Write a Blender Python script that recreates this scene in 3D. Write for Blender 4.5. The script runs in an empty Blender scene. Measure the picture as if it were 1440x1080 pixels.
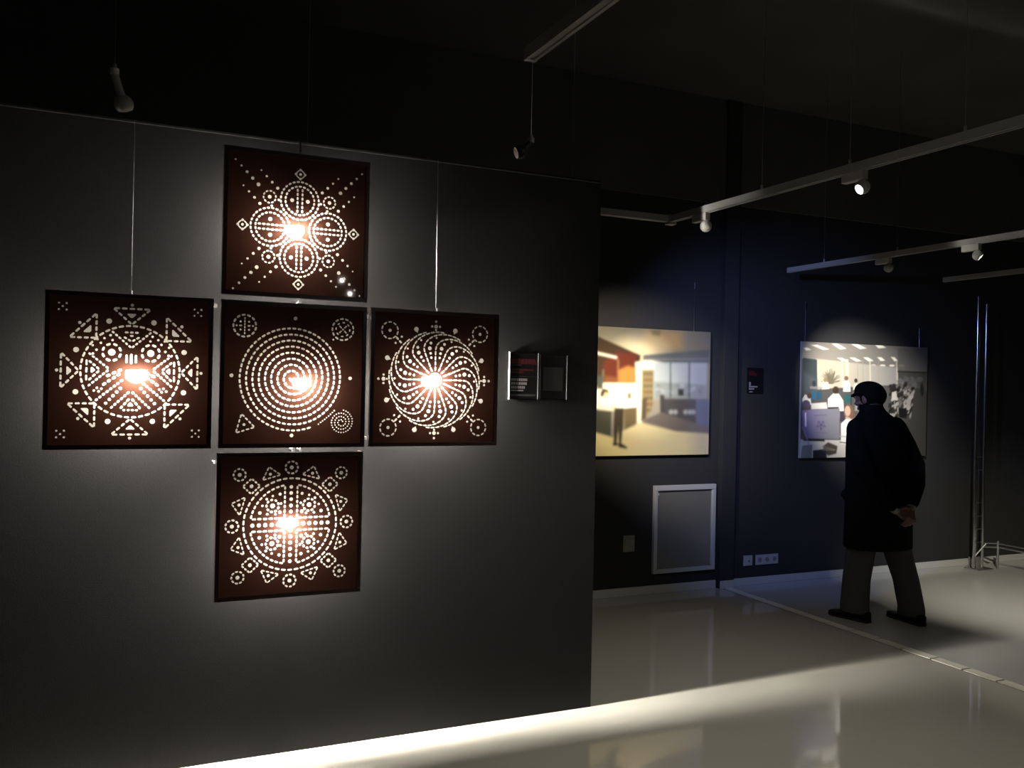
import bpy, bmesh, math, random
import numpy as np
from mathutils import Vector, Matrix
random.seed(4)
PI = math.pi
S = bpy.context.scene
COL = S.collection

# ------------------------------------------------------------------ helpers
class MB:
    """collects shapes; build() links them as ONE mesh object"""
    def __init__(self):
        self.v = []; self.f = []; self.m = []
    def add(self, vs, fs, mi=0):
        b = len(self.v)
        self.v += [tuple(map(float, p)) for p in vs]
        self.f += [tuple(i + b for i in f) for f in fs]
        self.m += [mi] * len(fs)
    def box(self, x0, x1, y0, y1, z0, z1, mi=0, bevel=0.0):
        bm = bmesh.new()
        bmesh.ops.create_cube(bm, size=1)
        for v in bm.verts:
            v.co = ((x0 + x1) / 2 + v.co.x * (x1 - x0), (y0 + y1) / 2 + v.co.y * (y1 - y0), (z0 + z1) / 2 + v.co.z * (z1 - z0))
        if bevel:
            bmesh.ops.bevel(bm, geom=bm.edges[:], offset=bevel, segments=2, affect='EDGES', profile=.5)
        self.bm(bm, mi)
    def bm(self, bm, mi=0, mat=None):
        bm.verts.ensure_lookup_table()
        for i, v in enumerate(bm.verts): v.index = i
        vs = [(mat @ v.co) if mat else v.co.copy() for v in bm.verts]
        self.add(vs, [[v.index for v in f.verts] for f in bm.faces], mi)
        bm.free()
    def tube(self, pts, rad, n=10, mi=0, cap=True):
        pts = [Vector(p) for p in pts]
        if not hasattr(rad, '__len__'): rad = [rad] * len(pts)
        rings = []; up = None
        for i, p in enumerate(pts):
            d = (pts[min(i + 1, len(pts) - 1)] - pts[max(i - 1, 0)]).normalized()
            if up is None:
                up = Vector((0, 0, 1)) if abs(d.z) < .9 else Vector((0, 1, 0))
            a = d.cross(up).normalized(); b = a.cross(d).normalized(); up = b
            rings.append([p + (a * math.cos(2 * PI * k / n) + b * math.sin(2 * PI * k / n)) * rad[i] for k in range(n)])
        self.rings(rings, mi, cap)
    def rings(self, rings, mi=0, cap=True):
        n = len(rings[0]); vs = [p for r in rings for p in r]; fs = []
        for i in range(len(rings) - 1):
            for k in range(n):
                a = i * n + k; b = i * n + (k + 1) % n
                fs.append((a, b, b + n, a + n))
        if cap:
            fs.append(tuple(range(n))[::-1]); o = (len(rings) - 1) * n
            fs.append(tuple(range(o, o + n)))
        self.add(vs, fs, mi)
    def ellipsoid(self, c, r, seg=20, ring=12, mi=0, rot=None):
        bm = bmesh.new(); bmesh.ops.create_uvsphere(bm, u_segments=seg, v_segments=ring, radius=1)
        m = Matrix.Translation(c) @ (rot.to_4x4() if rot else Matrix()) @ Matrix.Diagonal((*r, 1))
        self.bm(bm, mi, m)
    def prism(self, poly, y0, y1, mi=0):
        """polygon in (x,z), extruded along y"""
        n = len(poly)
        vs = [(x, y0, z) for x, z in poly] + [(x, y1, z) for x, z in poly]
        fs = [tuple(range(n)), tuple(range(n, 2 * n))[::-1]] + [(i, i + n, (i + 1) % n + n, (i + 1) % n) for i in range(n)]
        self.add(vs, fs, mi)
    def build(self, name, mats, parent=None, smooth=False, fix=True):
        me = bpy.data.meshes.new(name); me.from_pydata(self.v, [], self.f)
        if not isinstance(mats, (list, tuple)): mats = [mats]
        for m in mats: me.materials.append(m)
        for p, mi in zip(me.polygons, self.m):
            p.material_index = mi; p.use_smooth = smooth
        if fix:
            bm = bmesh.new(); bm.from_mesh(me); bmesh.ops.recalc_face_normals(bm, faces=bm.faces[:]); bm.to_mesh(me); bm.free()
        if smooth:
            try: me.set_sharp_from_angle(angle=math.radians(40))
            except Exception: pass
        o = bpy.data.objects.new(name, me); COL.objects.link(o)
        if parent: o.parent = parent
        return o

def tag(o, label=None, cat=None, group=None, kind=None):
    if label: o['label'] = label
    if cat: o['category'] = cat
    if group: o['group'] = group
    if kind: o['kind'] = kind
    return o
def empty(name, loc=(0, 0, 0), rz=0):
    o = bpy.data.objects.new(name, None); o.empty_display_size = .1
    o.location = loc; o.rotation_euler = (0, 0, rz); COL.objects.link(o); return o
def struct(name, mb, mat):
    o = mb.build(name, mat); o['kind'] = 'structure'; return o

def lin(c):
    c = np.asarray(c, float) / 255.
    return np.where(c <= .04045, c / 12.92, ((c + .055) / 1.055) ** 2.4)
def mat(name, col, rough=.5, metal=0, spec=.5, noise=0, nscale=8, bump=0, bscale=60, rvar=0, coat=0):
    m = bpy.data.materials.new(name); m.use_nodes = True
    nt = m.node_tree; b = nt.nodes['Principled BSDF']
    b.inputs['Roughness'].default_value = rough; b.inputs['Metallic'].default_value = metal
    b.inputs['Specular IOR Level'].default_value = spec; b.inputs['Coat Weight'].default_value = coat
    b.inputs['Base Color'].default_value = (*col, 1)
    if noise or bump or rvar:
        tc = nt.nodes.new('ShaderNodeTexCoord')
        n = nt.nodes.new('ShaderNodeTexNoise'); n.inputs['Scale'].default_value = nscale; n.inputs['Detail'].default_value = 6
        nt.links.new(tc.outputs['Object'], n.inputs['Vector'])
        if noise:
            mx = nt.nodes.new('ShaderNodeMix'); mx.data_type = 'RGBA'
            mx.inputs[6].default_value = (*[c * (1 - noise) for c in col], 1)
            mx.inputs[7].default_value = (*[min(1, c * (1 + noise)) for c in col], 1)
            nt.links.new(n.outputs['Fac'], mx.inputs[0]); nt.links.new(mx.outputs[2], b.inputs['Base Color'])
        if rvar:
            mr = nt.nodes.new('ShaderNodeMapRange'); mr.inputs[3].default_value = max(0, rough - rvar); mr.inputs[4].default_value = rough + rvar
            nt.links.new(n.outputs['Fac'], mr.inputs[0]); nt.links.new(mr.outputs[0], b.inputs['Roughness'])
        if bump:
            n2 = nt.nodes.new('ShaderNodeTexNoise'); n2.inputs['Scale'].default_value = bscale; n2.inputs['Detail'].default_value = 4
            nt.links.new(tc.outputs['Object'], n2.inputs['Vector'])
            bp = nt.nodes.new('ShaderNodeBump'); bp.inputs['Strength'].default_value = bump; bp.inputs['Distance'].default_value = .01
            nt.links.new(n2.outputs['Fac'], bp.inputs['Height']); nt.links.new(bp.outputs['Normal'], b.inputs['Normal'])
    return m
def emit(name, col, s):
    m = bpy.data.materials.new(name); m.use_nodes = True; nt = m.node_tree
    nt.nodes.remove(nt.nodes['Principled BSDF'])
    e = nt.nodes.new('ShaderNodeEmission'); e.inputs[0].default_value = (*col, 1); e.inputs[1].default_value = s
    nt.links.new(e.outputs[0], nt.nodes['Material Output'].inputs[0]); return m
def glow_sheet(name, front, rough, trans, spec=.5, clear=None):
    """a thin sheet: glossy front that also lets some light through, scattered"""
    m = mat(name, front, rough, spec=spec); nt = m.node_tree; b = nt.nodes['Principled BSDF']
    t = nt.nodes.new('ShaderNodeBsdfTranslucent'); t.inputs[0].default_value = (*trans, 1)
    a = nt.nodes.new('ShaderNodeAddShader')
    nt.links.new(b.outputs[0], a.inputs[0]); nt.links.new(t.outputs[0], a.inputs[1])
    nt.links.new(a.outputs[0], nt.nodes['Material Output'].inputs[0])
    if clear:
        c = nt.nodes.new('ShaderNodeBsdfTransparent'); c.inputs[0].default_value = (*clear, 1)
        a2 = nt.nodes.new('ShaderNodeAddShader'); nt.links.new(a.outputs[0], a2.inputs[0]); nt.links.new(c.outputs[0], a2.inputs[1])
        nt.links.new(a2.outputs[0], nt.nodes['Material Output'].inputs[0])
    return m

M = dict(
    wall=mat('dark_wall_paint', (.0175, .0175, .0175), .8, spec=.06, noise=.10, nscale=3, bump=.08, bscale=220),
    backwall=mat('charcoal_wall_paint', (.036, .036, .037), .75, spec=.18, noise=.12, nscale=2, bump=.08, bscale=200),
    ceil=mat('black_ceiling_paint', (.10, .10, .097), .9, spec=.05, noise=.3, nscale=1.2),
    edge=mat('light_catching_edge_paint', (.017, .017, .0165), .6, spec=.06),  # close to the wall tone, for the added strip that catches light
    floorA=mat('cream_epoxy_floor', (.52, .50, .44), .06, spec=.5, noise=.05, nscale=1.2, rvar=.025),
    floorB=mat('pale_grey_epoxy_floor', (.50, .495, .47), .17, spec=.5, noise=.05, nscale=1.5, rvar=.04),
    joint=mat('joint_cover_tile', (.78, .76, .66), .35, noise=.1, nscale=20),
    jointdark=mat('joint_rubber', (.13, .125, .115), .6),
    base=mat('pale_skirting', (.60, .60, .57), .4),
    frame=mat('dark_stained_frame', (.040, .022, .020), .35, noise=.3, nscale=14),
    sheet=glow_sheet('brown_perforated_sheet', (.016, .007, .0055), .03, (.0021, .00080, .00052), spec=.45, clear=(.0012, .0009, .0007)),
    holes=glow_sheet('light_hole_diffuser', (.30, .28, .26), .5, (.060, .056, .049), spec=.2),
    clip=glow_sheet('clear_plastic_clip', (.6, .6, .6), .2, (.55, .55, .55)),
    bulb=emit('panel_bulb_glow', (1, .95, .86), 3300),
    metal=mat('brushed_steel', (.62, .62, .62), .28, metal=1),
    chrome=mat('polished_aluminium', (.75, .75, .74), .16, metal=1),
    darkmetal=mat('dull_dark_metal', (.10, .10, .10), .45, metal=.6),
    wire=mat('steel_wire', (.5, .5, .5), .35, metal=1),
    blackcable=mat('black_cable', (.01, .01, .01), .5),
    track=mat('grey_track_aluminium', (.32, .32, .31), .42, spec=.4),
    lamp=mat('white_lamp_enamel', (.46, .46, .43), .45, spec=.4),
    shadedlamp=mat('shaded_lamp_enamel', (.022, .022, .021), .5, spec=.3),  # dark copy of the lamp enamel, shade of the barely lit hanging lamp
    lampglow=emit('lit_lens', (1, .98, .9), 14),
    lensoff=mat('dark_lens', (.02, .02, .02), .1),
    acryl=mat('acrylic_edge', (.8, .8, .8), .25, spec=.6),
    signblack=mat('black_sign_card', (.010, .009, .009), .3),
    signgrey=mat('grey_sign_card', (.028, .027, .027), .4),
    signred=mat('red_print', (.075, .007, .010), .5),
    signtext=mat('grey_print', (.34, .31, .32), .5),
    signline=mat('silver_strip', (.14, .14, .14), .35, metal=.7),
    white=mat('white_painted_metal', (.55, .55, .52), .4),
    greypane=mat('grey_glossy_pane', (.20, .195, .165), .16, spec=.6),
    socket=mat('pale_plastic', (.45, .45, .46), .35),
    switch=mat('grey_plastic', (.27, .275, .25), .4),
    hole=mat('socket_hole', (.01, .01, .01), .6),
    coat=mat('black_wool', (.008, .008, .0076), .9, spec=.03, bump=.25, bscale=260),
    trouser=mat('grey_trouser_cloth', (.080, .080, .083), .85, spec=.1, noise=.15, nscale=30, bump=.2, bscale=240),
    shoe=mat('black_leather', (.006, .006, .006), .42, spec=.3),
    sole=mat('black_rubber', (.012, .012, .012), .7),
    skin=mat('skin', (.18, .098, .078), .55, spec=.3, noise=.12, nscale=40),
    cap=mat('black_felt', (.006, .006, .0055), .9, spec=.03, bump=.2, bscale=200),
    hair=mat('dark_grey_hair', (.012, .0115, .011), .8),
    cuff=mat('white_shirt_cuff', (.22, .21, .215), .7),
    boardedge=mat('pale_board_edge', (.40, .39, .36), .6),
)

# ------------------------------------------------------------------ camera (measured from the photograph)
cam = bpy.data.cameras.new('camera'); co = bpy.data.objects.new('camera', cam); COL.objects.link(co)
cam.sensor_width = 36; cam.sensor_fit = 'HORIZONTAL'; cam.lens = 31.4287
cam.clip_start = .05; cam.clip_end = 60
yaw, pit, rol = math.radians(24.5232), math.radians(.1134), math.radians(1.1854)
fw = Vector((math.sin(yaw) * math.cos(pit), math.cos(yaw) * math.cos(pit), math.sin(pit)))
r0 = Vector((math.cos(yaw), -math.sin(yaw), 0)); u0 = r0.cross(fw)
rt = r0 * math.cos(rol) + u0 * math.sin(rol); up = -r0 * math.sin(rol) + u0 * math.cos(rol)
R3 = Matrix((rt, up, -fw)).transposed()
co.matrix_world = Matrix.Translation((-.722, -3.76, 1.583)) @ R3.to_4x4()
S.camera = co

# ------------------------------------------------------------------ the room
YB = 2.066; CZ = 3.9; XR = 9.0; XL = -4.6; YR = -7.0
JX0, JX1 = 3.79, 3.885
b = MB(); b.box(XL, JX0, YR, YB, -.12, 0); struct('floor', b, M['floorA'])
b = MB(); b.box(JX1, XR, YR, YB, -.12, 0); struct('floor.001', b, M['floorB'])
b = MB(); b.box(JX0, JX1, YR, YB, -.12, -.004, 1)
y = YB - .05
while y > YR + .1:
    b.box(JX0 + .022, JX1 - .002, y - .205, y, -.004, .0012, 0)
    y -= .218
struct('trim_1', b, [M['joint'], M['jointdark']])
b = MB(); b.box(XL, XR, YR, YB, CZ, CZ + .1); struct('ceiling', b, M['ceil'])
b = MB(); b.box(XL, XR, YB, YB + .15, 0, CZ); struct('wall_back', b, M['backwall'])
b = MB(); b.box(XL - .15, XL, YR, YB, 0, CZ); struct('wall_left', b, M['wall'])
b = MB(); b.box(XR, XR + .15, YR, YB, 0, CZ); struct('wall_right', b, M['ceil'])
b = MB(); b.box(XL, XR, YR - .15, YR, 0, CZ); struct('wall_front', b, M['ceil'])
b = MB(); b.box(XL, XR, YB - .03, YB, 3.07, CZ); struct('trim_4', b, M['ceil'])
# partition that carries the lit panels
PX = 1.503; PZ = 2.608
b = MB(); b.box(XL, PX, .10, .22, 0, PZ - .006); struct('wall_partition', b, M['wall'])
b = MB(); b.box(XL, PX, .0985, .2215, PZ - .012, PZ, bevel=.002); struct('trim_2', b, M['edge'])  # thin strip added so the top edge catches light as a line
# skirting along the back wall, interrupted by a shallow pilaster
b = MB(); b.box(XL, 3.755, YB - .014, YB, 0, .064, bevel=.003); struct('baseboard_back', b, M['base'])
b = MB(); b.box(3.915, XR, YB - .014, YB, 0, .06, bevel=.003); struct('baseboard_back.001', b, M['base'])
b = MB(); b.box(3.765, 3.905, YB - .05, YB, 0, CZ, bevel=.003); struct('trim_3', b, M['backwall'])
b = MB(); b.box(3.765, 3.905, YB - .062, YB - .05, 0, .064, bevel=.003); struct('baseboard_pilaster', b, M['base'])

# ------------------------------------------------------------------ the five perforated light panels
def hull_round(cx, cy, L, W, ang, k=4):
    """rounded bar outline"""
    r = W / 2; h = max(L / 2 - r, 0.0001); o = []
    for s, a0 in ((1, -PI / 2), (-1, PI / 2)):
        for i in range(k + 1):
            a = a0 + PI * i / k
            o.append((s * h + r * math.cos(a), r * math.sin(a)))
    c, s = math.cos(ang), math.sin(ang)
    return [(cx + x * c - y * s, cy + x * s + y * c) for x, y in o]
class Pat:
    def __init__(self): self.p = []
    def dash(self, x, y, a, L, W=.024): self.p.append(hull_round(x, y, L, W, a))
    def dot(self, x, y, r, n=12): self.p.append([(x + r * math.cos(2 * PI * i / n), y + r * math.sin(2 * PI * i / n)) for i in range(n)])
    def poly(self, pts): self.p.append(list(pts))
    def path(self, pts, n=None, pitch=.075, W=.024, fill=.77, closed=False):
        pts = [np.array(q, float) for q in pts]
        if closed: pts.append(pts[0])
        seg = [np.linalg.norm(pts[i + 1] - pts[i]) for i in range(len(pts) - 1)]
        cum = np.concatenate([[0], np.cumsum(seg)]); T = cum[-1]
        n = n or max(1, round(T / pitch)); st = T / n
        def at(t):
            i = min(np.searchsorted(cum, t, 'right') - 1, len(seg) - 1)
            return pts[i] + (pts[i + 1] - pts[i]) * (t - cum[i]) / max(seg[i], 1e-9)
        for k in range(n):
            a = at(st * (k + .5 - fill / 2)); c = at(st * (k + .5 + fill / 2)); m = (a + c) / 2; d = c - a
            self.dash(m[0], m[1], math.atan2(d[1], d[0]), float(np.hypot(*d)), W)
    def ring(self, x, y, R, n, W=.024, fill=.76, ph=0):
        for k in range(n):
            a = 2 * PI * (k + .5) / n + ph
            self.dash(x + R * math.cos(a), y + R * math.sin(a), a + PI / 2, 2 * PI * R / n * fill, W)
    def tri(self, pts, pitch=.07, W=.022):
        for i in range(3): self.path([pts[i], pts[(i + 1) % 3]], pitch=pitch, W=W, fill=.77)
def rot(p, a): c, s = math.cos(a), math.sin(a); return (p[0] * c - p[1] * s, p[0] * s + p[1] * c)
def round_tri(pts, r=.012):
    c = (sum(p[0] for p in pts) / 3, sum(p[1] for p in pts) / 3); o = []
    for i in range(3):
        p = np.array(pts[i]); a = np.array(pts[i - 1]) - p; d = np.array(pts[(i + 1) % 3]) - p
        a = a / np.hypot(*a); d = d / np.hypot(*d)
        o += [tuple(p + a * r * 1.6), tuple(p + (a + d) * r * .7), tuple(p + d * r * 1.6)]
    return o

def pat_left():
    P = Pat()
    P.ring(0, 0, .59, 44, .026, .77)
    for k in range(8):                                            # ring of eight triangles with a solid core
        a = k * PI / 4
        if k % 2 == 0:
            T = [(-.222, .812), (.222, .812), (0, .61)]; K = [(-.07, .748), (.062, .748), (-.004, .682)]
            rr = a
        else:
            T = [(-.722, .42), (-.415, .735), (-.415, .42)]; K = [(-.575, .488), (-.474, .59), (-.474, .488)]
            rr = a - PI / 4
        P.tri([rot(p, rr) for p in T], .085, .026); P.poly(round_tri([rot(p, rr) for p in K]))
    for k in range(8):
        a = PI / 8 + k * PI / 4 + .005; P.dot(.695 * math.cos(a), .695 * math.sin(a), .034)
        a = k * PI / 4; P.dot(.858 * math.cos(a), .858 * math.sin(a), .02)
    for sx in (-1, 1):
        for sy in (-1, 1):
            x, y = sx * .803, sy * .803
            for q in ((0, 0), (.043, .041), (-.043, .041), (.043, -.041), (-.043, -.041)): P.dot(x + q[0], y + q[1], .014, 8)
    for s in (-1, 1):                                             # two round eyes
        P.ring(s * .232, .244, .106, 8, .03, .7); P.dot(s * .232, .244, .044)
        for q in ((.41, .27), (.455, .325), (.36, .36), (.40, .405), (.45, .22), (.32, .42), (.25, .46), (.225, .40)): P.dot(s * q[0], q[1] , .016, 8)
        P.path([(s * .24, .52), (0, .305)], 6, W=.026)
        P.path([(s * .10, .45), (0, .39)], 2, W=.026)
        P.dash(s * .055, .165, PI / 2, .11, .028)
        P.path([(s * .505, .232), (s * .262, .03)], 6, W=.026); P.path([(s * .505, -.20), (s * .262, .02)], 6, W=.026)
        P.path([(s * .52, .155), (s * .522, -.135)], 3, W=.024)
        P.path([(s * .50, .135), (s * .37, .02)], 3, W=.026); P.path([(s * .50, -.125), (s * .37, .01)], 3, W=.026)
        P.poly(round_tri([(s * .472, .06), (s * .472, -.035), (s * .41, .012)]))
        P.path([(s * .42, -.385), (s * .09, -.10)], 8, W=.03)
        P.path([(s * .24, -.48), (s * .01, -.255)], 6, W=.028)
        P.path([(s * .125, -.485), (s * .01, -.345)], 3, W=.028)
        for t in (0, .22, .44, .66, .88): P.dot(s * (.29 - t * .19), -.41 + t * .22, .02, 10)
        for q in ((.43, -.25), (.395, -.215), (.375, -.26), (.345, -.225)): P.dot(s * q[0], q[1], .016, 8)
        P.path([(s * .34, -.185), (s * .12, -.02)], 4, W=.034)
        P.path([(s * .30, -.07), (s * .10, .03)], 3, W=.034)
    P.path([(-.09, .505), (.09, .505)], 3, W=.026); P.poly(round_tri([(-.035, .475), (.035, .475), (0, .435)]))
    P.dash(0, .165, PI / 2, .13, .03)
    P.path([(-.10, -.497), (.10, -.497)], 4, W=.026); P.poly(round_tri([(-.045, -.45), (.045, -.45), (0, -.385)]))
    return P
def pat_top():
    P = Pat(); cx, cy = .022, -.042
    for k in range(4):
        a = k * PI / 2; x, y = cx + .397 * math.cos(a), cy + .397 * math.sin(a)
        P.ring(x, y, .262, 28, .026, .77); P.ring(x, y, .198, 22, .026, .77)
        u = (math.cos(a), math.sin(a)); v = (-u[1], u[0])
        for s in (-1, 1):
            P.path([(x - u[0] * .175 + v[0] * s * .033, y - u[1] * .175 + v[1] * s * .033), (x + u[0] * .175 + v[0] * s * .033, y + u[1] * .175 + v[1] * s * .033)], 6, W=.026)
            P.dot(x + v[0] * .108 * s, y + v[1] * .108 * s, .027)
        fx, fy = cx + .765 * math.cos(a), cy + .765 * math.sin(a)         # little rosette
        P.dot(fx, fy, .02, 8)
        for j in range(4):
            t = j * PI / 2; P.dot(fx + .062 * math.cos(t), fy + .062 * math.sin(t), .02, 6)
            for e in (-1, 1): P.dash(fx + .052 * math.cos(t + e * PI / 4), fy + .052 * math.sin(t + e * PI / 4), t + e * PI / 4 + PI / 2, .055, .018)
        b_ = a + PI / 4; dx, dy = math.cos(b_), math.sin(b_); nx, ny = -dy, dx
        q = .583
        P.ring(cx + dx * q, cy + dy * q, .082, 10, .022, .76, ph=b_); P.dot(cx + dx * q, cy + dy * q, .026)
        for s in (-1, 1): P.dot(cx + dx * .475 + nx * s * .065, cy + dy * .475 + ny * s * .065, .018, 8)
        for i in range(6):
            t = .80 + i * .108
            if i < 5 or k == 3: P.dot(cx + dx * t, cy + dy * t, .026 - .003 * i, 10)
        for s in (-1, 1):
            for i in range(4):
                t = .60 + i * .105; P.dot(cx + dx * t + nx * s * .165, cy + dy * t + ny * s * .165, .022 - .0028 * i, 10)
    return P
def pat_spiral():
    P = Pat(); cx, cy = -.03, -.035
    def sp(x, y, r0, pitch, turns, a0, sgn=1, n=60):
        o = []
        for i in range(int(turns * n) + 1):
            t = i / n; r = r0 + pitch * t; a = a0 + sgn * 2 * PI * t
            o.append((x + r * math.cos(a), y + r * math.sin(a)))
        return o
    P.path(sp(cx, cy, .035, .0838, 8.36, -3.39, 1), pitch=.073, W=.026, fill=.78)
    P.ring(-.684, .661, .148, 13, .026, .77)
    P.path([(-.684, .78), (-.684, .54)], 6, W=.018, fill=.8)
    for s in (-1, 1):
        P.dash(-.684 + s * .055, .661, 0, .042, .024); P.dot(-.684 + s * .108, .661, .014, 8)
        for e in (-1, 1): P.dot(-.684 + s * .055, .661 + e * .055, .014, 8)
    P.ring(.664, .668, .15, 13, .024, .76); P.ring(.664, .668, .098, 8, .02, .5, ph=.3)
    for k in range(4):
        a = PI / 4 + k * PI / 2; P.dash(.664 + .05 * math.cos(a), .668 + .05 * math.sin(a), a, .05, .02)
    P.dot(.664, .668, .014, 8)
    P.dot(.53, .52, .014, 8)
    P.path(sp(.665, -.645, .02, .046, 3.3, -.4, 1), pitch=.036, W=.022, fill=.6)
    P.tri([(-.704, -.536), (-.527, -.718), (-.773, -.795)], .07, .022); P.dot(-.668, -.682, .02)
    P.path([(.575, -.47), (.52, -.53), (.44, -.60), (.33, -.685)], pitch=.036, W=.02, fill=.6)
    for q in ((-.005, .792), (-.844, -.018), (.782, -.022), (-.028, -.832)): P.dot(*q, .026)
    return P
def pat_swirl():
    P = Pat(); cx, cy = -.004, -.02; N = 16
    prm = []
    for i in range(61):
        t = i / 60; bend = 0 if t < .40 else .98 * ((t - .40) / .60) ** 1.6
        prm.append((.13 + .585 * math.sin(min(t / 1.02, 1) * PI / 2) ** 1.02, bend))
    for k in range(N):
        th = 2 * PI * k / N
        P.path([(cx + r * math.cos(th - bd), cy + r * math.sin(th - bd)) for r, bd in prm], 14, W=.0215, fill=.86)
        for r, d in ((.335, .018), (.40, .020), (.475, .029), (.55, .022), (.625, .016)):
            bd = min(prm, key=lambda q: abs(q[0] - r))[1]; a = th + PI / N - bd * .8
            P.dot(cx + r * math.cos(a), cy + r * math.sin(a), d, 10)
    P.dot(cx, cy, .105, 20)
    for k in range(16):
        th = 2 * PI * k / 16
        if k % 4 == 0:
            x, y = cx + .79 * math.cos(th), cy + .79 * math.sin(th)
            P.dot(x, y, .03); u = (math.cos(th), math.sin(th))
            for q, r in (((.075, 0), .02), ((-.05, 0), .016), ((0, .062), .018), ((0, -.062), .018)):
                P.dot(x + q[0] * u[0] - q[1] * u[1], y + q[0] * u[1] + q[1] * u[0], r, 8)
        elif k % 4 == 2:
            u = (math.cos(th), math.sin(th)); v = (-u[1], u[0])
            P.ring(cx + u[0] * 1.0, cy + u[1] * 1.0, .12, 10, .022, .76); P.dot(cx + u[0] * 1.0, cy + u[1] * 1.0, .024)
            P.path([(cx + u[0] * .735, cy + u[1] * .735), (cx + u[0] * .875, cy + u[1] * .875)], 2, W=.028, fill=.8)
            for s in (-1, 1): P.dot(cx + u[0] * .81 + v[0] * s * .065, cy + u[1] * .81 + v[1] * s * .065, .017, 8)
        else:                                                     # drop
            u = (math.cos(th), math.sin(th)); v = (-u[1], u[0]); o = []
            for i in range(12):
                a = 2 * PI * i / 12; rr = .036
                qx, qy = rr * math.cos(a), rr * math.sin(a)
                if i in (5, 6, 7): qx = -.06 if i == 6 else -.04; qy *= .5
                o.append((cx + u[0] * (.80 + qx) + v[0] * qy, cy + u[1] * (.80 + qx) + v[1] * qy))
            P.poly(o)
    return P
def pat_cross():
    P = Pat(); cx, cy = 0, .005
    P.ring(cx, cy, .635, 46, .026, .77)
    for sx in (-1, 1):
        for sy in (-1, 1):
            a0 = math.asin(.085 / .545); pts = []
            for i in range(16):
                a = a0 + (PI / 2 - 2 * a0) * i / 15; pts.append((cx + sx * .548 * math.cos(a), cy + sy * .548 * math.sin(a)))
            P.path(pts, 10, W=.026, fill=.77)
            P.path([(cx + sx * .085, cy + sy * .535), (cx + sx * .085, cy + sy * .085)], 7, W=.026, fill=.75)
            P.path([(cx + sx * .535, cy + sy * .085), (cx + sx * .085, cy + sy * .085)], 6, W=.026, fill=.78)
            P.ring(cx + sx * .25, cy + sy * .26, .083, 9, .03, .72); P.dot(cx + sx * .25, cy + sy * .26, .032)
            for q, r in (((.15, .42), .024), ((.42, .17), .026), ((.15, .17), .026), ((.25, .395), .019), ((.33, .355), .021), ((.385, .265), .019), ((.135, .29), .019), ((.32, .15), .019), ((.21, .145), .018)):
                P.dot(cx + sx * q[0], cy + sy * q[1], r * .88, 10)
    for i in range(-6, 7):
        if i: P.dot(cx + i * .086, cy, .027); P.dot(cx, cy + i * .086, .025)
    P.dot(cx, cy, .03)
    for k in range(8):
        a = k * PI / 4; u = (math.cos(a), math.sin(a))
        if k % 2 == 0:
            x, y = cx + u[0] * .785, cy + u[1] * .785
            P.ring(x, y, .084, 9, .026, .76, ph=.35); P.dot(x, y, .027)
        else:
            x, y = cx + u[0] * .76, cy + u[1] * .76
            D = [(x + .115, y), (x, y + .105), (x - .115, y), (x, y - .105)]
            P.path(D, 12, W=.024, closed=True, fill=.77); P.dot(x, y, .026)
            x, y = cx + u[0] * .985, cy + u[1] * .985
            P.ring(x, y, .08, 9, .024, .76); P.dot(x, y, .027)
    for k in range(8):
        a = PI / 8 + k * PI / 4 + .0
        T = [(.705, -.118), (.705, .118), (.845, .0)]
        T = [(.69, .125), (.72, -.125), (.855, .02)] if k % 2 else [(.72, .125), (.69, -.125), (.855, -.02)]
        P.tri([(cx + rot(p, a)[0], cy + rot(p, a)[1]) for p in T], .062, .02)
        q = rot((.755, 0), a); P.dot(cx + q[0], cy + q[1], .021)
    return P

HS = .300
from mathutils.geometry import delaunay_2d_cdt
def perforated(pat, half, parent):
    """one sheet, its cut-outs filled with diffuser film, triangulated together"""
    V = [Vector((-half, -half)), Vector((half, -half)), Vector((half, half)), Vector((-half, half))]; F = [[0, 1, 2, 3]]
    for poly in pat.p:
        pts = [Vector((x * HS, y * HS)) for x, y in poly]
        ar = sum(pts[i].x * pts[(i + 1) % len(pts)].y - pts[(i + 1) % len(pts)].x * pts[i].y for i in range(len(pts)))
        if ar < 0: pts.reverse()
        F.append(list(range(len(V), len(V) + len(pts)))); V += pts
    vs, es, fs, ov, oe, of = delaunay_2d_cdt(V, [], F, 1, 1e-6, True)
    b = MB(); P3 = [(v.x, .0055, HS + v.y) for v in vs]
    b.v = P3; b.f = [tuple(f) for f in fs]; b.m = [1 if any(i > 0 for i in o) else 0 for o in of]
    return b.build('perforated_sheet', [M['sheet'], M['holes']], parent, fix=False)
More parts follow.
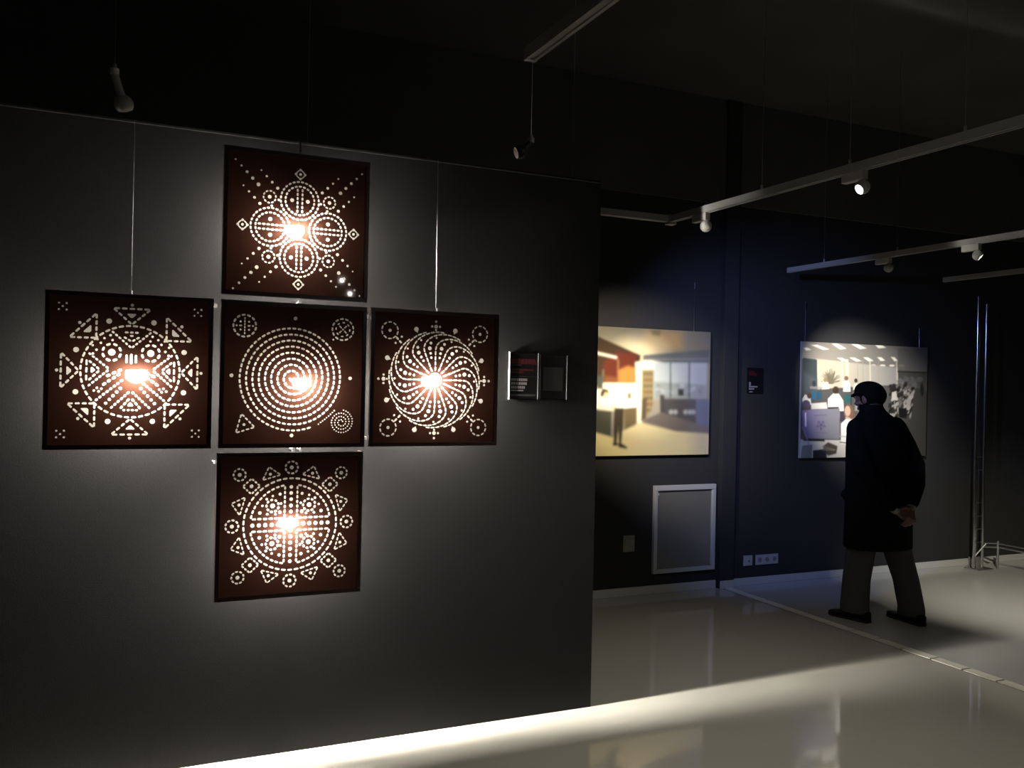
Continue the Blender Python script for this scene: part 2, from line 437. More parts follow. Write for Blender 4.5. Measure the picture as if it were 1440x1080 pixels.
def panel(pat, x, z, label, bulb, wire=None, clips=(), side=None):
    e = empty('light_panel', (x, 0, z - HS))
    tag(e, label, 'light panel', 'perforated light panels hung in a cross on the dark partition')
    z0, z1 = 0, 2 * HS; w = .017
    b = MB()
    for q in ((-HS, HS, z1 - w, z1), (-HS, HS, z0, z0 + w), (-HS, -HS + w, z0 + w, z1 - w), (HS - w, HS, z0 + w, z1 - w)):
        b.box(q[0], q[1], -.006, .022, q[2], q[3], bevel=.0015)
    if side is not None: b.box(HS - .006, HS, .022, .069, HS + side, z1)  # strip added behind the right edge, blocks bulb light towards the tracks
    b.build('frame', M['frame'], e)
    perforated(pat, HS - w + .002, e)
    bx, bz = bulb
    # LED lamp hanging cap-up: glowing dome below, opaque body and socket above
    def prof(zs): return [[(bx + r_ * 1.15 * math.cos(2 * PI * k / 24), .058 + r_ * .80 * math.sin(2 * PI * k / 24), HS + bz + z_) for k in range(24)] for z_, r_ in zs]
    b = MB(); b.rings(prof([(-.034, .002), (-.0325, .011), (-.028, .021), (-.019, .031), (-.008, .0365), (.004, .038), (.014, .0365), (.022, .033)])); b.build('bulb', M['bulb'], e, smooth=True)
    b = MB(); b.rings(prof([(.022, .0335), (.030, .028), (.042, .022), (.056, .018), (.060, .017), (.085, .017), (.088, .012)])); b.build('bulb_socket', M['socket'], e, smooth=True)
    b = MB(); b.box(bx - .010, bx + .010, .070, .0995, HS + bz + .066, HS + bz + .080); b.build('lamp_bracket', M['blackcable'], e)
    for cx_, cz_, cw, ch in clips:
        b = MB(); b.box(cx_ - cw / 2, cx_ + cw / 2, .015, .030, cz_ - ch / 2, cz_ + ch / 2, bevel=.001)
        b.tube([(cx_, .03, cz_), (cx_, .0995, cz_)], .002, 8)
        b.build('clip', M['clip'], e)
    if wire:
        xw, ztop, m_ = wire
        b = MB(); b.tube([(xw, .022, z1 - .012), (xw, .05, z1 + .02), (xw, .06, ztop - (z - HS))], .0006 if m_ == 'wire' else .004, 6)
        b.build('hanging_wire', M[m_], e)
        b = MB(); b.tube([(xw, .026, z1 - .01), (xw, .03, z1 + .016)], .0045, 8); b.build('hook', M['metal'], e)
    return e
panel(pat_left(), -.628, 1.607, 'brown perforated light panel with two eyes in a triangle ring, left in the cross', (.022, -.012), (-.004, PZ - .01, 'wire'), [(HS + .010, .575, .012, .014)], .03)
panel(pat_top(), 0, 2.229, 'brown perforated light panel at the top of the cross, four linked double circles', (-.004, -.012), (.012, PZ - .004, 'blackcable'), [(.019, -.012, .014, .010)], .04)
panel(pat_spiral(), 0, 1.607, 'brown perforated light panel in the middle of the cross, large dashed spiral', (.040, -.030), None, [(HS + .010, .562, .011, .014), (HS + .010, .037, .011, .014), (.004, -.010, .010, .016), (.034, -.010, .006, .016)], .03)
panel(pat_swirl(), .620, 1.608, 'brown perforated light panel on the right arm of the cross, sixteen curved spokes', (-.006, -.012), (.011, PZ - .01, 'wire'), (), -.12)
panel(pat_cross(), -.004, .987, 'brown perforated light panel at the foot of the cross, circle quartered by a dotted cross', (-.002, .002), None, [(-HS - .006, .562, .007, .012)], .06)

# ------------------------------------------------------------------ two sign holders on the partition
def sign(x, w, zc, h, label, kind):
    e = empty('sign_holder', (x, .1, zc - h / 2)); tag(e, label, 'sign')
    b = MB(); b.box(0, w, -.006, -.0005, 0, h, bevel=.001); b.build('backing_card', M['signblack'] if kind == 'text' else M['signblack'], e)
    b = MB(); b.tube([(0, -.009, -.004), (0, -.009, h + .006)], .0042 if kind == 'text' else .0024, 10); b.build('edge_rod', M['acryl'] if kind == 'text' else M['signline'], e)
    b = MB(); b.tube([(w, -.009, -.004), (w, -.009, h + .004)], .0026, 10)
    if kind == 'text': b.ellipsoid((w, -.011, h * .47), (.004, .004, .004), 10, 8)
    b.build('edge_rod', M['signline'], e)
    if kind == 'text':
        for nm, mt, rows, wd, gp in (('red_text', 'signred', ((.86, .90, .05), (.80, .95, .07), (.64, .85, .04), (.58, .50, .04)), (.08, .16), .02), ('grey_text', 'signtext', ((.42, .66, .055), (.335, .62, .055), (.25, .56, .055), (.18, .54, .03)), (.035, .06), .016)):
            for z_, x1, hh in rows:
                b = MB(); xx = .075
                while xx < x1 - .03:
                    ww = random.uniform(*wd); b.box(xx * w, min(xx + ww, x1) * w, -.0068, -.0058, (z_ - hh / 2) * h, (z_ + hh / 2) * h); xx += ww + gp
                b.build(nm, M[mt], e)
        for q in ((.04, .92, .055, .10), (.05, .42, .735, .75), (.05, .93, .49, .496)):
            b = MB(); b.box(q[0] * w, q[1] * w, -.0075, -.0058, q[2] * h, q[3] * h); b.build('silver_strip', M['signline'], e)
    else:
        b = MB(); b.box(.12 * w, .86 * w, -.007, -.0058, .18 * h, .73 * h, bevel=.0004); b.build('grey_card', M['signgrey'], e)
sign(1.020, .152, 1.630, .215, 'black caption sign with red and grey lines of text beside the right light panel', 'text')
sign(1.182, .146, 1.628, .205, 'blank dark sign holder with a plain grey card, right of the caption sign', 'blank')

# ------------------------------------------------------------------ pictures on the back wall (flat prints, painted procedurally)
def homog(src, dst):
    A = []
    for (x, y), (u, v) in zip(src, dst):
        A.append([x, y, 1, 0, 0, 0, -u * x, -u * y, -u]); A.append([0, 0, 0, x, y, 1, -v * x, -v * y, -v])
    return np.linalg.svd(np.array(A))[2][-1].reshape(3, 3)
class Paint:
    """soft-edged shapes painted on a grid of points"""
    def __init__(self, X, Y): self.X, self.Y = X, Y; self.c = np.zeros((len(X), 3))
    def mix(self, a, col): self.c = self.c * (1 - a[:, None]) + np.asarray(col, float) * a[:, None]
    def poly(self, pts, col, soft=3, al=1.0):
        X, Y = self.X, self.Y; n = len(pts); ins = np.zeros(len(X), bool); d = np.full(len(X), 1e9)
        for i in range(n):
            x0, y0 = pts[i]; x1, y1 = pts[(i + 1) % n]
            if y0 != y1:
                c = ((y0 > Y) != (y1 > Y)) & (X < (x1 - x0) * (Y - y0) / (y1 - y0) + x0); ins ^= c
            L = (x1 - x0) ** 2 + (y1 - y0) ** 2 + 1e-9
            t = np.clip(((X - x0) * (x1 - x0) + (Y - y0) * (y1 - y0)) / L, 0, 1)
            d = np.minimum(d, np.hypot(X - x0 - t * (x1 - x0), Y - y0 - t * (y1 - y0)))
        sd = np.where(ins, d, -d); a = np.clip(sd / max(soft, .01) + .5, 0, 1) * al
        if callable(col): col = col(X, Y); self.c = self.c * (1 - a[:, None]) + col * a[:, None]
        else: self.mix(a, col)
    def ell(self, x, y, rx, ry, col, soft=.15, al=1.0, rot_=0):
        c, s = math.cos(rot_), math.sin(rot_); dx, dy = self.X - x, self.Y - y
        r = np.hypot((dx * c + dy * s) / rx, (-dx * s + dy * c) / ry)
        self.mix(np.clip((1 - r) / soft + .5, 0, 1) * al, col)
    def line(self, p, q, w, col, al=1.0):
        self.poly_line = None
        x0, y0 = p; x1, y1 = q; L = (x1 - x0) ** 2 + (y1 - y0) ** 2 + 1e-9
        t = np.clip(((self.X - x0) * (x1 - x0) + (self.Y - y0) * (y1 - y0)) / L, 0, 1)
        d = np.hypot(self.X - x0 - t * (x1 - x0), self.Y - y0 - t * (y1 - y0))
        self.mix(np.clip((w / 2 - d) / 3 + .5, 0, 1) * al, col)
def vcol_mat(name, rough=.35, gain=1.0, spec=.4):
    m = mat(name, (1, 1, 1), rough, spec=spec); nt = m.node_tree; b = nt.nodes['Principled BSDF']
    a = nt.nodes.new('ShaderNodeVertexColor'); a.layer_name = 'print'
    nt.links.new(a.outputs[0], b.inputs['Base Color']); return m
def print_mesh(name, w, h, nx, ny, fn, parent, m, yface, soft):
    u = np.linspace(0, 1, nx); v = np.linspace(0, 1, ny); U, V = np.meshgrid(u, v)
    c = lin(np.clip(fn(U.ravel(), V.ravel()), 0, 255)).reshape(ny, nx, 3)
    for _ in range(soft):                                         # soft focus of the print
        q = np.pad(c, ((1, 1), (1, 1), (0, 0)), 'edge'); c = (q[1:-1, 1:-1] * 2 + q[:-2, 1:-1] + q[2:, 1:-1] + q[1:-1, :-2] + q[1:-1, 2:]) / 6
    c = c.reshape(-1, 3)
    vs = np.stack([U.ravel() * w, np.full(U.size, yface), V.ravel() * h], -1)
    idx = np.arange(nx * ny).reshape(ny, nx)
    fs = np.stack([idx[:-1, :-1], idx[:-1, 1:], idx[1:, 1:], idx[1:, :-1]], -1).reshape(-1, 4)
    me = bpy.data.meshes.new(name); me.from_pydata(vs.tolist(), [], fs.tolist())
    at = me.color_attributes.new('print', 'FLOAT_COLOR', 'POINT')
    at.data.foreach_set('color', np.concatenate([c, np.ones((len(c), 1))], 1).astype(np.float32).ravel())
    me.materials.append(m); o = bpy.data.objects.new(name, me); COL.objects.link(o); o.parent = parent; return o

def paint_office(U, V, x0frac):
    # drawn in its own sheet units (0..982 x 0..1080); U in metres fraction
    H = homog([(0, 1), (1, 1), (1, 0), (0, 0)], [(105, 95), (888, 130), (858, 978), (87, 990)])
    u = (U - x0frac) / (1 - x0frac)
    q = np.stack([u, V, np.ones_like(u)]); r = H @ q; X, Y = r[0] / r[2], r[1] / r[2]
    P = Paint(X, Y); rng = np.random.RandomState(3)
    P.c[:] = (150, 140, 112)
    P.poly([(-200, 60), (900, 60), (900, 350), (470, 350), (400, 290), (-200, 20)], (128, 122, 106), 10)
    P.poly([(440, 120), (690, 130), (690, 250), (480, 275), (400, 220)], (176, 142, 92), 70, .8)
    P.ell(400, 270, 150, 95, (246, 228, 176), 1.3, .8)
    P.poly([(470, 120), (540, 120), (530, 160), (480, 150)], (90, 90, 60), 20, .6)
    P.poly([(-200, 30), (105, 165), (400, 295), (372, 490), (140, 490), (-200, 620)], (62, 48, 36), 8)
    P.poly([(140, 350), (240, 270), (372, 285), (362, 490), (140, 490)], (92, 44, 32), 18)
    P.poly([(245, 400), (310, 370), (362, 385), (362, 492), (245, 492)], (188, 124, 60), 24)
    P.poly([(150, 440), (240, 450), (240, 492), (150, 492)], (120, 74, 46), 24)
    P.line((243, 330), (243, 500), 9, (150, 110, 70)); P.line((140, 400), (140, 480), 8, (120, 110, 90))
    P.poly([(-100, 190), (105, 276), (236, 306), (236, 322), (105, 293), (-100, 215)], (225, 215, 195), 5)
    P.poly([(100, 440), (140, 440), (140, 560), (100, 600)], (70, 75, 70), 8)
    P.poly([(140, 490), (400, 490), (400, 665), (-200, 690), (-200, 560), (140, 530)], (246, 236, 200), 12)
    P.poly([(362, 345), (470, 330), (560, 345), (545, 400), (415, 400), (405, 770), (368, 770)], (250, 242, 205), 16)
    P.poly([(405, 395), (485, 395), (480, 640), (432, 725), (400, 748)], (150, 132, 92), 5)
    for i in range(7):
        for j in range(3):
            P.ell(425 + j * 22, 425 + i * 42, 8, 12, (92 + 20 * (i % 2), 78, 50), .6, .8)
    P.poly([(405, 600), (440, 590), (432, 730), (398, 748)], (92, 78, 60), 6)
    P.poly([(490, 345), (860, 345), (850, 590), (540, 590), (500, 640), (485, 600)], (186, 192, 184), 6)
    P.poly([(490, 480), (850, 500), (850, 590), (490, 600)], (150, 156, 146), 20)
    for i in range(26): P.ell(500 + rng.rand() * 340, 500 + rng.rand() * 70, 10 + rng.rand() * 12, 6 + rng.rand() * 8, (110 + rng.rand() * 120,) * 3, .8, .6)
    P.line((604, 350), (603, 590), 8, (60, 66, 64)); P.line((735, 350), (731, 590), 9, (58, 62, 62))
    P.poly([(415, 295), (880, 252), (870, 345), (560, 345), (470, 330), (415, 330)], (98, 100, 96), 8)
    P.line((430, 325), (870, 318), 8, (150, 150, 140), .8)
    P.poly([(485, 600), (560, 600), (540, 700), (440, 740), (480, 650)], (160, 150, 130), 14)
    P.poly([(545, 588), (780, 592), (780, 790), (530, 720)], (82, 78, 74), 6)
    P.poly([(780, 600), (870, 600), (860, 800), (780, 780)], (104, 108, 122), 12)
    P.line((550, 592), (780, 595), 8, (140, 138, 130))
    for x in (605, 635, 705, 735, 760): P.ell(x, 688, 15, 16, (190, 190, 180), .6, .85)
    P.poly([(655, 530), (695, 530), (695, 575), (655, 575)], (58, 58, 56), 4)
    P.poly([(530, 570), (560, 570), (560, 690), (530, 690)], (72, 70, 66), 6)
    P.poly([(398, 750), (540, 690), (860, 790), (870, 835), (640, 822)], (112, 102, 92), 12)
    P.poly([(60, 800), (200, 850), (395, 762), (640, 822), (880, 838), (900, 1010), (-200, 1010)], (222, 204, 150), 14)
    for i in range(40): P.ell(100 + rng.rand() * 760, 840 + rng.rand() * 140, 60, 5, (200 + rng.rand() * 40, 186 + rng.rand() * 35, 130 + rng.rand() * 30), .9, .4)
    P.poly([(-200, 676), (100, 668), (216, 680), (205, 862), (90, 830), (-200, 830)], (76, 74, 62), 5)
    P.line((100, 668), (220, 680), 12, (210, 200, 175)); P.line((205, 690), (200, 850), 10, (170, 165, 150))
    P.poly([(280, 665), (372, 650), (370, 765), (288, 812)], (112, 96, 68), 8)
    for x in (300, 318, 336, 354): P.line((x, 665), (x - 4, 790), 4, (80, 68, 46), .8)
    P.poly([(105, 590), (165, 575), (190, 640), (180, 655), (105, 655)], (226, 222, 206), 8)
    P.ell(152, 552, 26, 22, (30, 24, 18), .3); P.ell(158, 570, 14, 20, (206, 180, 140), .3); P.ell(132, 568, 12, 18, (30, 24, 18), .4)
    P.poly([(200, 640), (250, 655), (200, 668)], (222, 200, 160), 6)
    P.poly([(720, 330), (880, 330), (860, 960), (780, 960)], (118, 124, 168), 150, .35)  # violet tint of the cool lamp's light, painted over the right side
    P.poly([(238, 520), (300, 500), (368, 540), (368, 655), (236, 662)], (255, 250, 236), 8)
    P.poly([(306, 555), (332, 555), (332, 600), (306, 600)], (130, 110, 60), 5)
    P.poly([(216, 662), (280, 660), (276, 780), (262, 910), (246, 912), (244, 780), (232, 905), (210, 908), (212, 780)], (62, 54, 44), 5)
    P.poly([(205, 900), (238, 900), (236, 920), (205, 918)], (40, 34, 26), 4); P.poly([(240, 905), (268, 905), (304, 930), (300, 940), (245, 930)], (40, 34, 26), 4)
    return P.c
def paint_newsroom(U, V):
    H = homog([(0, 1), (1, 1), (1, 0), (0, 0)], [(143, 108), (1103, 155), (1070, 985), (118, 992)])
    q = np.stack([U, V, np.ones_like(U)]); r = H @ q; X, Y = r[0] / r[2], r[1] / r[2]
    P = Paint(X, Y); rng = np.random.RandomState(8)
    def g(c0, c1, xa, xb): return lambda X, Y: np.asarray(c0, float) + (np.asarray(c1, float) - np.asarray(c0, float)) * np.clip((X - xa) / (xb - xa), 0, 1)[:, None]
    P.c[:] = (92, 90, 86)
    P.poly([(100, 80), (1130, 130), (1130, 345), (620, 300), (140, 240)], g((158, 150, 136), (116, 114, 112), 150, 950), 6)
    for i in range(9):
        y = 175 + i * 16; P.line((140, y), (900, y + 30 - i * 2), 4, (128, 124, 116), .5)
    for i in range(14): P.line((210 + i * 60, 110), (640 + i * 18, 300), 4, (124, 120, 114), .45)
    for qd in ([(205, 135), (255, 132), (345, 168), (300, 172)], [(366, 126), (410, 126), (476, 162), (430, 168)], [(512, 126), (560, 126), (630, 160), (580, 166)], [(694, 132), (750, 134), (780, 156), (722, 160)], [(150, 156), (180, 154), (210, 172), (170, 178)],
               [(405, 234), (440, 234), (490, 258), (452, 260)], [(500, 232), (535, 232), (590, 258), (552, 262)], [(605, 230), (640, 230), (682, 256), (645, 260)], [(712, 228), (745, 230), (772, 254), (738, 258)], [(815, 226), (845, 228), (872, 256), (842, 260)]):
        P.poly(qd, (250, 244, 226), 8)
    for x in (680, 752, 824, 898): P.ell(x, 293, 22, 9, (228, 222, 210), .5)
    P.poly([(245, 240), (640, 285), (870, 310), (870, 450), (790, 450), (280, 480), (245, 470)], g((196, 184, 158), (156, 154, 150), 260, 800), 8)
    for x, w_ in ((265, 10), (440, 12), (480, 22), (560, 6), (600, 6), (655, 10), (720, 5), (860, 10)): P.line((x, 255), (x + 2, 470), w_, (214, 204, 180) if w_ > 8 else (160, 150, 130), .8)
    P.poly([(870, 160), (1140, 160), (1140, 345), (870, 320)], (98, 97, 95), 18, .8)
    P.poly([(868, 338), (1092, 346), (1080, 520), (868, 470)], (78, 77, 73), 4)
    P.line((868, 338), (868, 470), 5, (170, 168, 164)); P.line((870, 340), (1090, 347), 10, (52, 52, 50))
    for i in range(40): P.ell(880 + rng.rand() * 190, 380 + rng.rand() * 80, 8 + rng.rand() * 22, 6 + rng.rand() * 14, (70 + rng.rand() * 70,) * 3, .7, .6)
    P.poly([(148, 232), (252, 248), (252, 470), (140, 505)], (70, 78, 80), 4)
    P.poly([(150, 330), (250, 400), (250, 470), (140, 500)], (92, 100, 104), 30, .7)
    for i in range(60):
        a, l = rng.rand() * PI, 20 + rng.rand() * 45; P.line((355 + rng.randn() * 8, 430), (355 + math.cos(a) * l * 1.15, 415 - math.sin(a) * l * 1.6), 6, (96 + rng.rand() * 24, 92 + rng.rand() * 22, 82), .7)
    P.poly([(280, 470), (880, 440), (880, 660), (520, 660), (130, 640), (135, 520)], (84, 82, 80), 6)
    P.poly([(282, 430), (300, 412), (335, 420), (345, 470), (285, 475)], (226, 220, 208), 5); P.ell(312, 404, 12, 16, (150, 118, 92), .4)
    P.poly([(448, 480), (455, 415), (475, 402), (500, 430), (505, 492), (448, 492)], (236, 230, 218), 5); P.ell(474, 390, 16, 18, (116, 96, 78), .4)
    P.poly([(524, 478), (530, 440), (552, 428), (572, 452), (560, 480)], (228, 222, 210), 5); P.ell(546, 408, 12, 16, (52, 44, 40), .4)
    P.poly([(205, 488), (246, 488), (246, 552), (205, 552)], (54, 96, 122), 4); P.poly([(250, 490), (285, 490), (285, 550), (250, 550)], (48, 84, 104), 4)
    P.line((205, 460), (285, 462), 20, (150, 150, 148), .7)
    P.poly([(458, 515), (512, 515), (512, 575), (458, 575)], (46, 92, 92), 4); P.line((508, 455), (508, 600), 6, (46, 46, 46))
    P.ell(228, 430, 14, 22, (56, 58, 64), .4)
    P.poly([(205, 580), (320, 572), (330, 622), (205, 625)], (212, 208, 200), 8)
    P.poly([(138, 545), (160, 512), (200, 525), (206, 590), (140, 590)], (228, 224, 216), 5); P.ell(192, 522, 17, 22, (84, 66, 54), .4)
    P.poly([(330, 640), (332, 545), (372, 505), (415, 508), (448, 560), (456, 700), (335, 690)], (230, 226, 216), 6); P.ell(392, 480, 24, 28, (64, 50, 42), .35)
    P.poly([(330, 610), (412, 608), (420, 645), (332, 640)], (44, 42, 48), 5)
    P.poly([(420, 640), (460, 640), (460, 720), (418, 720)], (66, 60, 72), 6)
    P.ell(168, 585, 30, 30, (92, 82, 104), .2)
    P.poly([(540, 540), (570, 540), (570, 640), (535, 640)], (176, 172, 166), 14, .7)
    P.poly([(800, 440), (870, 440), (960, 450), (1000, 470), (980, 700), (900, 760), (800, 700)], (78, 76, 72), 14)
    for i in range(130):
        v = rng.rand(); c = (36, 35, 33) if v < .55 else ((184, 180, 172) if v < .8 else (116, 112, 106))
        P.ell(800 + rng.rand() * 190, 440 + rng.rand() * 240, 5 + rng.rand() * 11, 9 + rng.rand() * 18, c, .5, .8, rng.rand() * .8)
    P.poly([(820, 490), (855, 490), (862, 560), (815, 560)], (202, 196, 188), 10); P.ell(826, 470, 22, 26, (44, 42, 40), .4)
    P.poly([(930, 560), (985, 480), (1000, 490), (970, 560), (950, 640), (925, 630)], (184, 180, 174), 10, .85)
    P.poly([(870, 620), (930, 620), (930, 700), (870, 690)], (30, 30, 30), 8)
    P.poly([(1000, 470), (1095, 490), (1075, 1000), (880, 1000), (890, 760), (960, 700)], (70, 69, 66), 14)
    P.ell(1052, 480, 14, 50, (44, 44, 44), .4)
    P.poly([(120, 850), (420, 860), (520, 880), (520, 1010), (100, 1010)], (204, 200, 190), 5)
    P.poly([(135, 900), (210, 890), (205, 1000), (120, 1000)], (128, 132, 130), 6)
    P.poly([(290, 905), (330, 875), (400, 905), (390, 960), (330, 975), (300, 950)], (78, 72, 62), 10); P.poly([(216, 935), (310, 925), (320, 1000), (214, 1000)], (50, 50, 56), 6)
    for i in range(9): P.line((300 + i * 11, 900 + i * 4), (290 + i * 10, 935), 3, (196, 188, 164), .8)
    P.poly([(138, 632), (420, 618), (416, 852), (168, 842), (140, 740)], g((132, 122, 168), (126, 125, 134), 140, 330), 5)
    P.line((230, 672), (320, 668), 9, (104, 100, 120), .7)
    for k in range(5):
        a = k * 2 * PI / 5 + .3; P.line((278, 745), (278 + 34 * math.cos(a), 745 + 36 * math.sin(a)), 9, (92, 88, 118), .9)
        P.line((278 + 30 * math.cos(a), 745 + 32 * math.sin(a)), (278 + 30 * math.cos(a + 1.2), 745 + 32 * math.sin(a + 1.2)), 5, (98, 94, 122), .8)
    P.line((230, 800), (325, 806), 6, (104, 100, 122), .6)
    P.poly([(157, 650), (168, 650), (168, 755), (157, 755)], (244, 238, 255), 4)
    P.poly([(140, 850), (300, 850), (305, 868), (150, 862)], (46, 44, 48), 6); P.line((140, 760), (190, 900), 10, (160, 158, 168), .8)
    P.ell(490, 655, 38, 64, (118, 90, 74), .25); P.ell(480, 640, 22, 40, (200, 166, 146), .25); P.poly([(465, 680), (500, 690), (490, 720), (465, 710)], (195, 162, 142), 6)
    P.poly([(425, 890), (428, 735), (465, 700), (520, 700), (560, 740), (560, 890)], (232, 228, 222), 6)
    P.line((420, 830), (480, 835), 10, (176, 172, 168), .7); P.line((420, 875), (500, 885), 8, (60, 58, 60), .8)
    return P.c

def picture(name, x0, x1, z0, z1, fn, label, nx, ny, wires, soft, group='photo prints hung on the back wall'):
    e = empty(name, (x0, YB, z0)); tag(e, label, 'photograph', group)
    w, h = x1 - x0, z1 - z0
    b = MB(); b.box(0, w, -.034, -.012, 0, h); b.build('mounting_board', M['boardedge'], e)
    b = MB(); b.box(.1, w - .1, -.012, -.0005, .1, h - .1); b.build('wall_batten', M['blackcable'], e)
    print_mesh('photo_surface', w, h, nx, ny, fn, e, vcol_mat('print_' + name, .32, spec=.35), -.0345, soft)
    for (xw, zt, clamp) in wires:
        b = MB(); b.tube([(xw - x0, -.02, h - .01), (xw - x0, -.018, zt - z0)], .0014, 6); wo = b.build('hanging_wire', M['wire'], e)
        if clamp:
            b = MB(); b.tube([(xw - x0, -.018, clamp - z0 - .02), (xw - x0, -.018, clamp - z0 + .03)], .0042, 8); b.build('wire_clamp', M['metal'], wo)
picture('photo_print', 2.505, 3.641, 1.072, 2.040, lambda U, V: paint_office(U, V, .11 / 1.143), 'warm photo print of an office interior, just right of the partition end', 230, 220, [(3.49, 2.42, 2.395)], 9)
picture('photo_print', 4.578, 6.040, 1.028, 2.004, paint_newsroom, 'wide photo print of a crowded open office, behind the person in the cap', 330, 250, [(4.62, 2.34, 2.30), (5.95, 2.17, 2.145)], 1)

# ------------------------------------------------------------------ small things on the back wall
e = empty('caption_label', (4.036, YB, 1.562)); tag(e, 'small dark caption label with red and white print between the two photo prints', 'label')
b = MB(); b.box(0, .156, -.012, .002, 0, .208); b.build('card', mat('navy_black_card', (.008, .007, .010), .4), e)
for q in ((.012, .062, .145, .185), (.066, .088, .140, .168)):
    b = MB(); b.box(q[0], q[1], -.0128, -.0118, q[2], q[3]); b.build('red_text', M['signred'], e)
for q in ((.012, .03, .062, .092), (.012, .10, .048, .06), (.012, .065, .03, .042), (.014, .05, .008, .016)):
    b = MB(); b.box(q[0], q[1], -.0128, -.0118, q[2], q[3]); b.build('white_text', M['signtext'], e)

e = empty('wall_hatch', (3.150, YB, .155)); tag(e, 'white framed grey wall hatch below the warm office photo print', 'wall panel')
w, h, t = .580, .680, .040
b = MB()
for q in ((0, w, h - t, h), (0, w, 0, t * .8), (0, t * .75, t * .8, h - t), (w - t * .75, w, t * .8, h - t)): b.box(q[0], q[1], -.030, 0, q[2], q[3], bevel=.003)
b.box(t * .75, t * .75 + .006, -.022, -.006, t, h - t); b.box(w - t * .75 - .006, w - t * .75, -.022, -.006, t, h - t)
b.build('frame', M['white'], e)
b = MB(); b.box(t * .7, w - t * .7, -.012, -.004, t * .7, h - t * .9); b.build('pane', M['greypane'], e)
b = MB(); b.ellipsoid((t * .75 + .012, -.02, h - t - .03), (.006, .008, .012)); b.build('latch', M['socket'], e, smooth=True)

e = empty('wall_switch', (2.889, YB, .337)); tag(e, 'dull grey wall switch left of the white framed hatch', 'switch')
b = MB(); b.box(0, .10, -.010, 0, 0, .125, bevel=.003); b.build('plate', M['switch'], e)
b = MB(); b.box(.012, .088, -.016, -.009, .018, .10, bevel=.002); b.build('rocker', M['switch'], e)

def sockets(x, z, n, w, h, label, small):
    e = empty('wall_socket', (x, YB, z)); tag(e, label, 'socket')
    b = MB(); b.box(0, w, -.011, 0, 0, h, bevel=.003); b.build('plate', M['socket'], e)
    for i in range(n):
        cx_ = w * (i + .5) / n
        if small:
            b = MB(); b.tube([(cx_ + .008, -.014, h / 2 - .004), (cx_ + .008, -.009, h / 2 - .004)], .006, 12); b.build('jack_hole', M['hole'], e)
        else:
            b = MB(); b.tube([(cx_, -.0118, h / 2), (cx_, -.0095, h / 2)], .021, 20); o = b.build('outlet', mat('outlet_well', (.24, .24, .25), .4), e)
            b = MB()
            for s in (-1, 1): b.tube([(cx_ + s * .009, -.0124, h / 2), (cx_ + s * .009, -.011, h / 2)], .0035, 8)
            b.build('pin_holes', M['hole'], o)
sockets(4.034, .157, 1, .088, .084, 'single white wall socket left of the triple one, above the skirting', True)
sockets(4.157, .157, 3, .232, .082, 'triple white wall socket above the skirting, under the small caption label', False)

# ------------------------------------------------------------------ lighting tracks and spotlights
def track(p, q, label, wires=(), group='grey lighting tracks hung from the black ceiling', endcap=True):
    p, q = Vector(p), Vector(q); d = (q - p); L = d.length; a = math.atan2(d.y, d.x)
    e = empty('lighting_track', p, a); tag(e, label, 'lighting track', group)
    b = MB(); w = .017
    b.box(0, L, -w, w, .002, .034); b.box(0, L, -w, -w + .010, -.002, .003); b.box(0, L, w - .010, w, -.002, .003)
    b.build('rail', M['track'], e)
    if endcap:
        b = MB(); b.box(-.006, .010, -w - .001, w + .001, -.004, .035, bevel=.002); b.build('end_cap', M['track'], e)
    for t in wires:
        b = MB(); b.tube([(t, 0, .04), (t, 0, CZ - p.z)], .0012, 6); wo = b.build('suspension_wire', M['wire'], e)
        b = MB(); b.tube([(t, 0, .034), (t, 0, .058)], .006, 8); b.build('wire_grip', M['track'], wo)
    return e
def spot_lamp(name, loc, rz, aim, label, on=False, group='white spotlights on the grey tracks', head=.031, stem=.010, box=True):
    """adapter box clipped under the rail, short stem, ball head aimed along `aim` (world)"""
    e = empty(name, loc, rz); tag(e, label, 'spotlight', group)
    Ri = Matrix.Rotation(-rz, 3, 'Z'); d = (Ri @ Vector(aim)).normalized()
    if box:
        b = MB(); b.box(-.060, .060, -.0155, .0155, -.042, -.002, bevel=.003); b.build('adapter', M['lamp'], e)
    hx = -.045 if box else 0
    b = MB(); b.tube([(hx, 0, -.020 if box else 0), (hx, 0, -.042 - stem * .6)], .0105, 14); b.build('stem', M['lamp'], e, smooth=True)
    c = Vector((hx, 0, -.042 - stem * .6 - head * .8))
    # ball head: a sphere cut flat at the front
    b = MB(); R = Vector((0, 0, 1)).rotation_difference(d).to_matrix(); rings = []
    for i in range(13):
        th = PI - (PI - 0.80) * i / 12; rings.append([c + R @ Vector((head * math.sin(th) * math.cos(2 * PI * k / 24) , head * math.sin(th) * math.sin(2 * PI * k / 24), head * math.cos(th))) for k in range(24)])
    rings[0] = [c + R @ Vector((.001 * math.cos(2 * PI * k / 24), .001 * math.sin(2 * PI * k / 24), -head)) for k in range(24)]
    fr = head * math.sin(.80); fz = head * math.cos(.80)
    rings.append([c + R @ Vector((fr * .90 * math.cos(2 * PI * k / 24), fr * .90 * math.sin(2 * PI * k / 24), fz - .001)) for k in range(24)])
    rings.append([c + R @ Vector((fr * .86 * math.cos(2 * PI * k / 24), fr * .86 * math.sin(2 * PI * k / 24), fz - .006)) for k in range(24)])
    b.rings(rings); b.build('head', M['lamp'], e, smooth=True)
    b = MB(); b.tube([c + d * (fz - .0055), c + d * (fz - .003)], fr * .84, 24); b.build('lens', M['lampglow'] if on else M['lensoff'], e)
    return (Matrix.Rotation(rz, 3, 'Z') @ (c + d * (fz + .006))) + Vector(loc)
